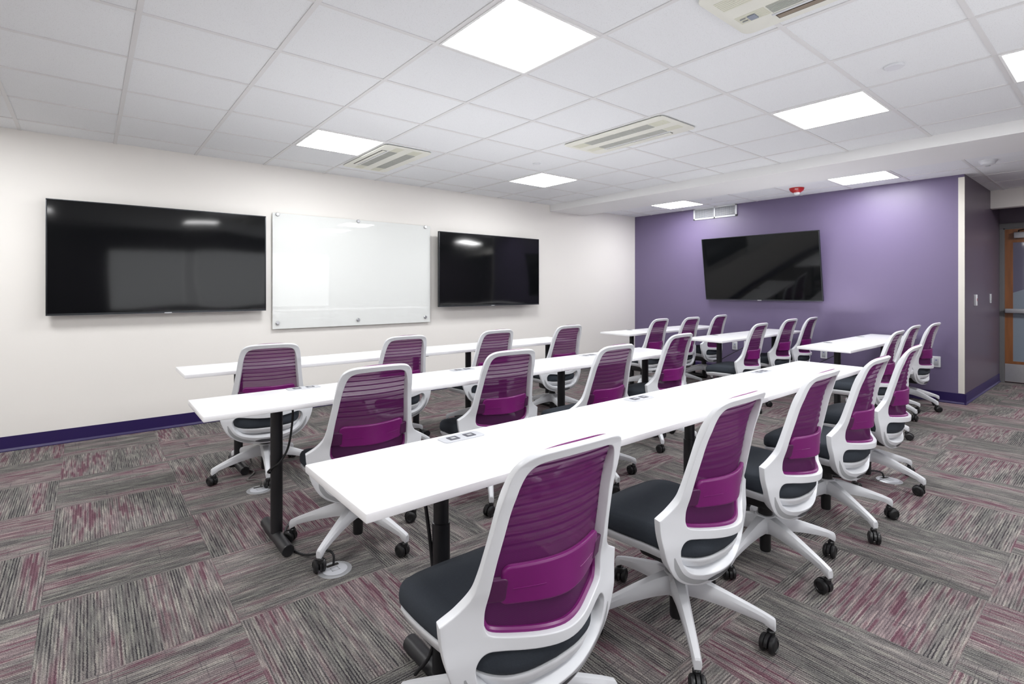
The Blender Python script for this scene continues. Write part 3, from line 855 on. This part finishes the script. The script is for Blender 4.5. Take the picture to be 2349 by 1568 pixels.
    br = bbox(-.05, .05, -.17, -.06, .326, .340, bev=.004)
    obj('back_bracket', br, M['gray_plastic'], t)
    me_ = bmesh.new()
    box(me_, -.095, .095, -.13, .11, .262, .346, bev=.02); box(me_, -.05, .05, .05, .19, .305, .352, bev=.01)
    tube(me_, [(.06, .04, .325), (.17, .04, .322), (.215, .04, .325)], .006); box(me_, .205, .245, .02, .06, .320, .330, bev=.003)
    obj('tilt_mechanism', me_, M['black_plastic'], t)
    gc = bmesh.new()
    lathe(gc, [(0, .200), (.033, .200), (.033, .235), (.029, .29), (0, .29)], 24); lathe(gc, [(0, .035), (.023, .035), (.025, .045), (.025, .16), (0, .16)], 24)
    obj('gas_cylinder', gc, M['black_plastic'], t)
    hb = lathe(bmesh.new(), [(.026, .138), (.046, .132), (.054, .150), (.052, .195), (.042, .212), (.034, .214), (.026, .214)], 32)
    obj('base_hub', hb, M['white_base'], t)
    # one leg along +X, one caster under its tip
    secs = [(.025, .034, .136, .208), (.055, .030, .136, .207), (.10, .0245, .133, .197), (.18, .020, .122, .172), (.25, .0168, .108, .148), (.30, .0152, .096, .130), (.322, .0148, .082, .121), (.338, .0140, .074, .114), (.342, .0115, .078, .108)]
    rings = []
    for r, w, z0, z1 in secs:
        c = w*.45; h = z1-z0
        rings.append([(r, -w*.8, z0), (r, w*.8, z0), (r, w, z0+h*.3), (r, w, z1-h*.32), (r, w*.62, z1-h*.03), (r, 0, z1), (r, -w*.62, z1-h*.03), (r, -w, z1-h*.32), (r, -w, z0+h*.3)])
    lg = loft(bmesh.new(), rings)
    leg = obj('leg', lg, M['white_base'], t, smooth=28)
    cs = bmesh.new(); R_ = .0305
    for s in (-1, 1):
        w_ = bmesh.new(); lathe(w_, [(0, -.010), (R_-.006, -.010), (R_-.001, -.006), (R_, 0), (R_-.001, .005), (R_-.007, .0095), (R_*.62, .0105), (R_*.58, .008), (0, .0095)], 28)
        move(w_, Matrix.Translation((-.018, s*.0165, R_+.0005)) @ Matrix.Rotation(-s*PI/2, 4, 'X'))
        tmp = bpy.data.meshes.new('w'); w_.to_mesh(tmp); w_.free(); cs.from_mesh(tmp); bpy.data.meshes.remove(tmp)
    # hood between the wheels
    hood = []
    for y in (-.0055, .0055):
        hood.append([(-.018 + (R_+.003)*math.cos(a), y, R_ + (R_+.003)*math.sin(a)) for a in [math.radians(d) for d in range(-20, 200, 20)]] + [(-.018-.012, y, R_-.012), (-.018+.014, y, R_-.012)])
    loft(cs, hood)
    lathe(cs, [(0, .03), (.009, .03), (.009, .078), (0, .078)], 14)
    lathe(cs, [(0, .050), (.014, .050), (.014, .068), (.011, .072), (0, .072)], 18)
    ca_ = obj('caster', cs, M['black_plastic'], leg)
    ca_.location = (.326, 0, 0)
    for k in range(1, 5):
        copy_tree(leg, t)
    return t

chair0 = make_chair('', '')
LEGS = None
def place(o, x, y, rz, base, label, group, swivel):
    o.location = (x, y, 0); o.rotation_euler = (0, 0, math.radians(rz))
    o['label'] = label; o['group'] = group
    k = 0
    rnd_ = random.Random(swivel)
    for c in [q for q in COL.objects if q.parent == o and q.name.split('.')[0] == 'leg']:
        c.rotation_euler = (0, 0, math.radians(base - rz + 72*k)); k += 1
        for w in [q for q in COL.objects if q.parent == c]:
            w.rotation_euler = (0, 0, math.radians(rnd_.uniform(0, 360)))

F = 'magenta mesh chair, '
CH = [
 # x, y, turn, base turn, label, group
 (0.913, 1.123, -1.3, -20, F+'cut by the bottom of the photo, first at the front table', 'chairs along the front tables'),
 (1.75, 1.132, 0.6, -64, F+'second at the front table, its whole star base in view', 'chairs along the front tables'),
 (2.524, 1.145, 0.6, -109, F+'third at the front table, middle of its five', 'chairs along the front tables'),
 (3.27, 1.141, 0.3, -121, F+'fourth at the front tables, a metal floor box beyond it', 'chairs along the front tables'),
 (4.098, 1.177, 3, -103, F+'fifth and last at the front tables, at the aisle', 'chairs along the front tables'),
 (1.075, 2.56, -1.5, 1, F+'middle row, outermost, one caster touching the metal floor box', 'chairs along the middle row of tables'),
 (1.965, 2.626, -3, 20, F+'middle row, second counted from the free table end', 'chairs along the middle row of tables'),
 (2.66, 2.41, 0.5, 40, F+'middle row, third counted from the free table end', 'chairs along the middle row of tables'),
 (3.72, 2.62, 2.5, 10, F+'middle row, last one at the aisle', 'chairs along the middle row of tables'),
 (0.96, 3.9, -6, 43, F+'row by the cream wall, outermost, below the largest television', 'chairs along the row by the cream wall'),
 (1.91, 3.87, 0, 15, F+'row by the cream wall, second, below the glass board', 'chairs along the row by the cream wall'),
 (2.81, 3.87, 0, 55, F+'row by the cream wall, third, below the television beside the glass board', 'chairs along the row by the cream wall'),
 (3.72, 3.87, 0, 30, F+'row by the cream wall, last one at the aisle', 'chairs along the row by the cream wall'),
 (5.4, 3.97, 3, 60, F+'rear table near the cream corner, first from the aisle', 'chairs at the rear table near the cream corner'),
 (6.03, 3.92, 0, 20, F+'rear table near the cream corner, middle of three', 'chairs at the rear table near the cream corner'),
 (6.85, 3.98, 1.5, -60, F+'rear table near the cream corner, closest to the purple wall', 'chairs at the rear table near the cream corner'),
 (5.52, 2.81, 2.7, 30, F+'rear table below the tilted television, first from the aisle', 'chairs at the rear table below the tilted television'),
 (6.6, 2.94, 0, 50, F+'rear table below the tilted television, middle of three', 'chairs at the rear table below the tilted television'),
 (7.18, 2.92, 2.5, 10, F+'rear table below the tilted television, closest to the purple wall', 'chairs at the rear table below the tilted television'),
 (5.45, 1.59, 2.2, 50, F+'rear table near the corner guard, first from the aisle', 'chairs at the rear table near the corner guard'),
 (6.4, 1.682, 0, -45, F+'rear table near the corner guard, middle of three', 'chairs at the rear table near the corner guard'),
 (7.03, 1.645, -1, -44, F+'rear table near the corner guard, closest to the purple wall', 'chairs at the rear table near the corner guard'),
]
made = [chair0] + [copy_tree(chair0) for _ in CH[1:]]
for i, (o, c) in enumerate(zip(made, CH)):
    place(o, *c, swivel=i*13+5)

# ------------------------------------------------------------------ camera, world, render look
cam = bpy.data.cameras.new('camera'); co = bpy.data.objects.new('camera', cam); link(co)
co.location = (0, 0, 1.295); co.rotation_euler = (PI/2, 0, -.688)
cam.sensor_fit = 'HORIZONTAL'; cam.sensor_width = 36.0
cam.lens = 1182.0/2349*36.0
cam.shift_y = (662.0-784.0)/2349.0
cam.clip_start = .05
scene.camera = co

w = bpy.data.worlds.new('world'); scene.world = w; w.use_nodes = True
w.node_tree.nodes['Background'].inputs['Color'].default_value = (0.9, 0.93, 1.0, 1)
w.node_tree.nodes['Background'].inputs['Strength'].default_value = 0.3
scene.view_settings.view_transform = 'Standard'
scene.view_settings.look = 'None'
scene.view_settings.exposure = 0.65
scene.cycles.use_denoising = True
scene.cycles.max_bounces = 8; scene.cycles.diffuse_bounces = 5; scene.cycles.transparent_max_bounces = 8
scene.cycles.use_light_tree = False
scene.cycles.use_adaptive_sampling = True; scene.cycles.adaptive_threshold = 0.06; scene.cycles.adaptive_min_samples = 24
scene.cycles.sample_clamp_indirect = 8.0
scene.cycles.caustics_reflective = False; scene.cycles.caustics_refractive = False
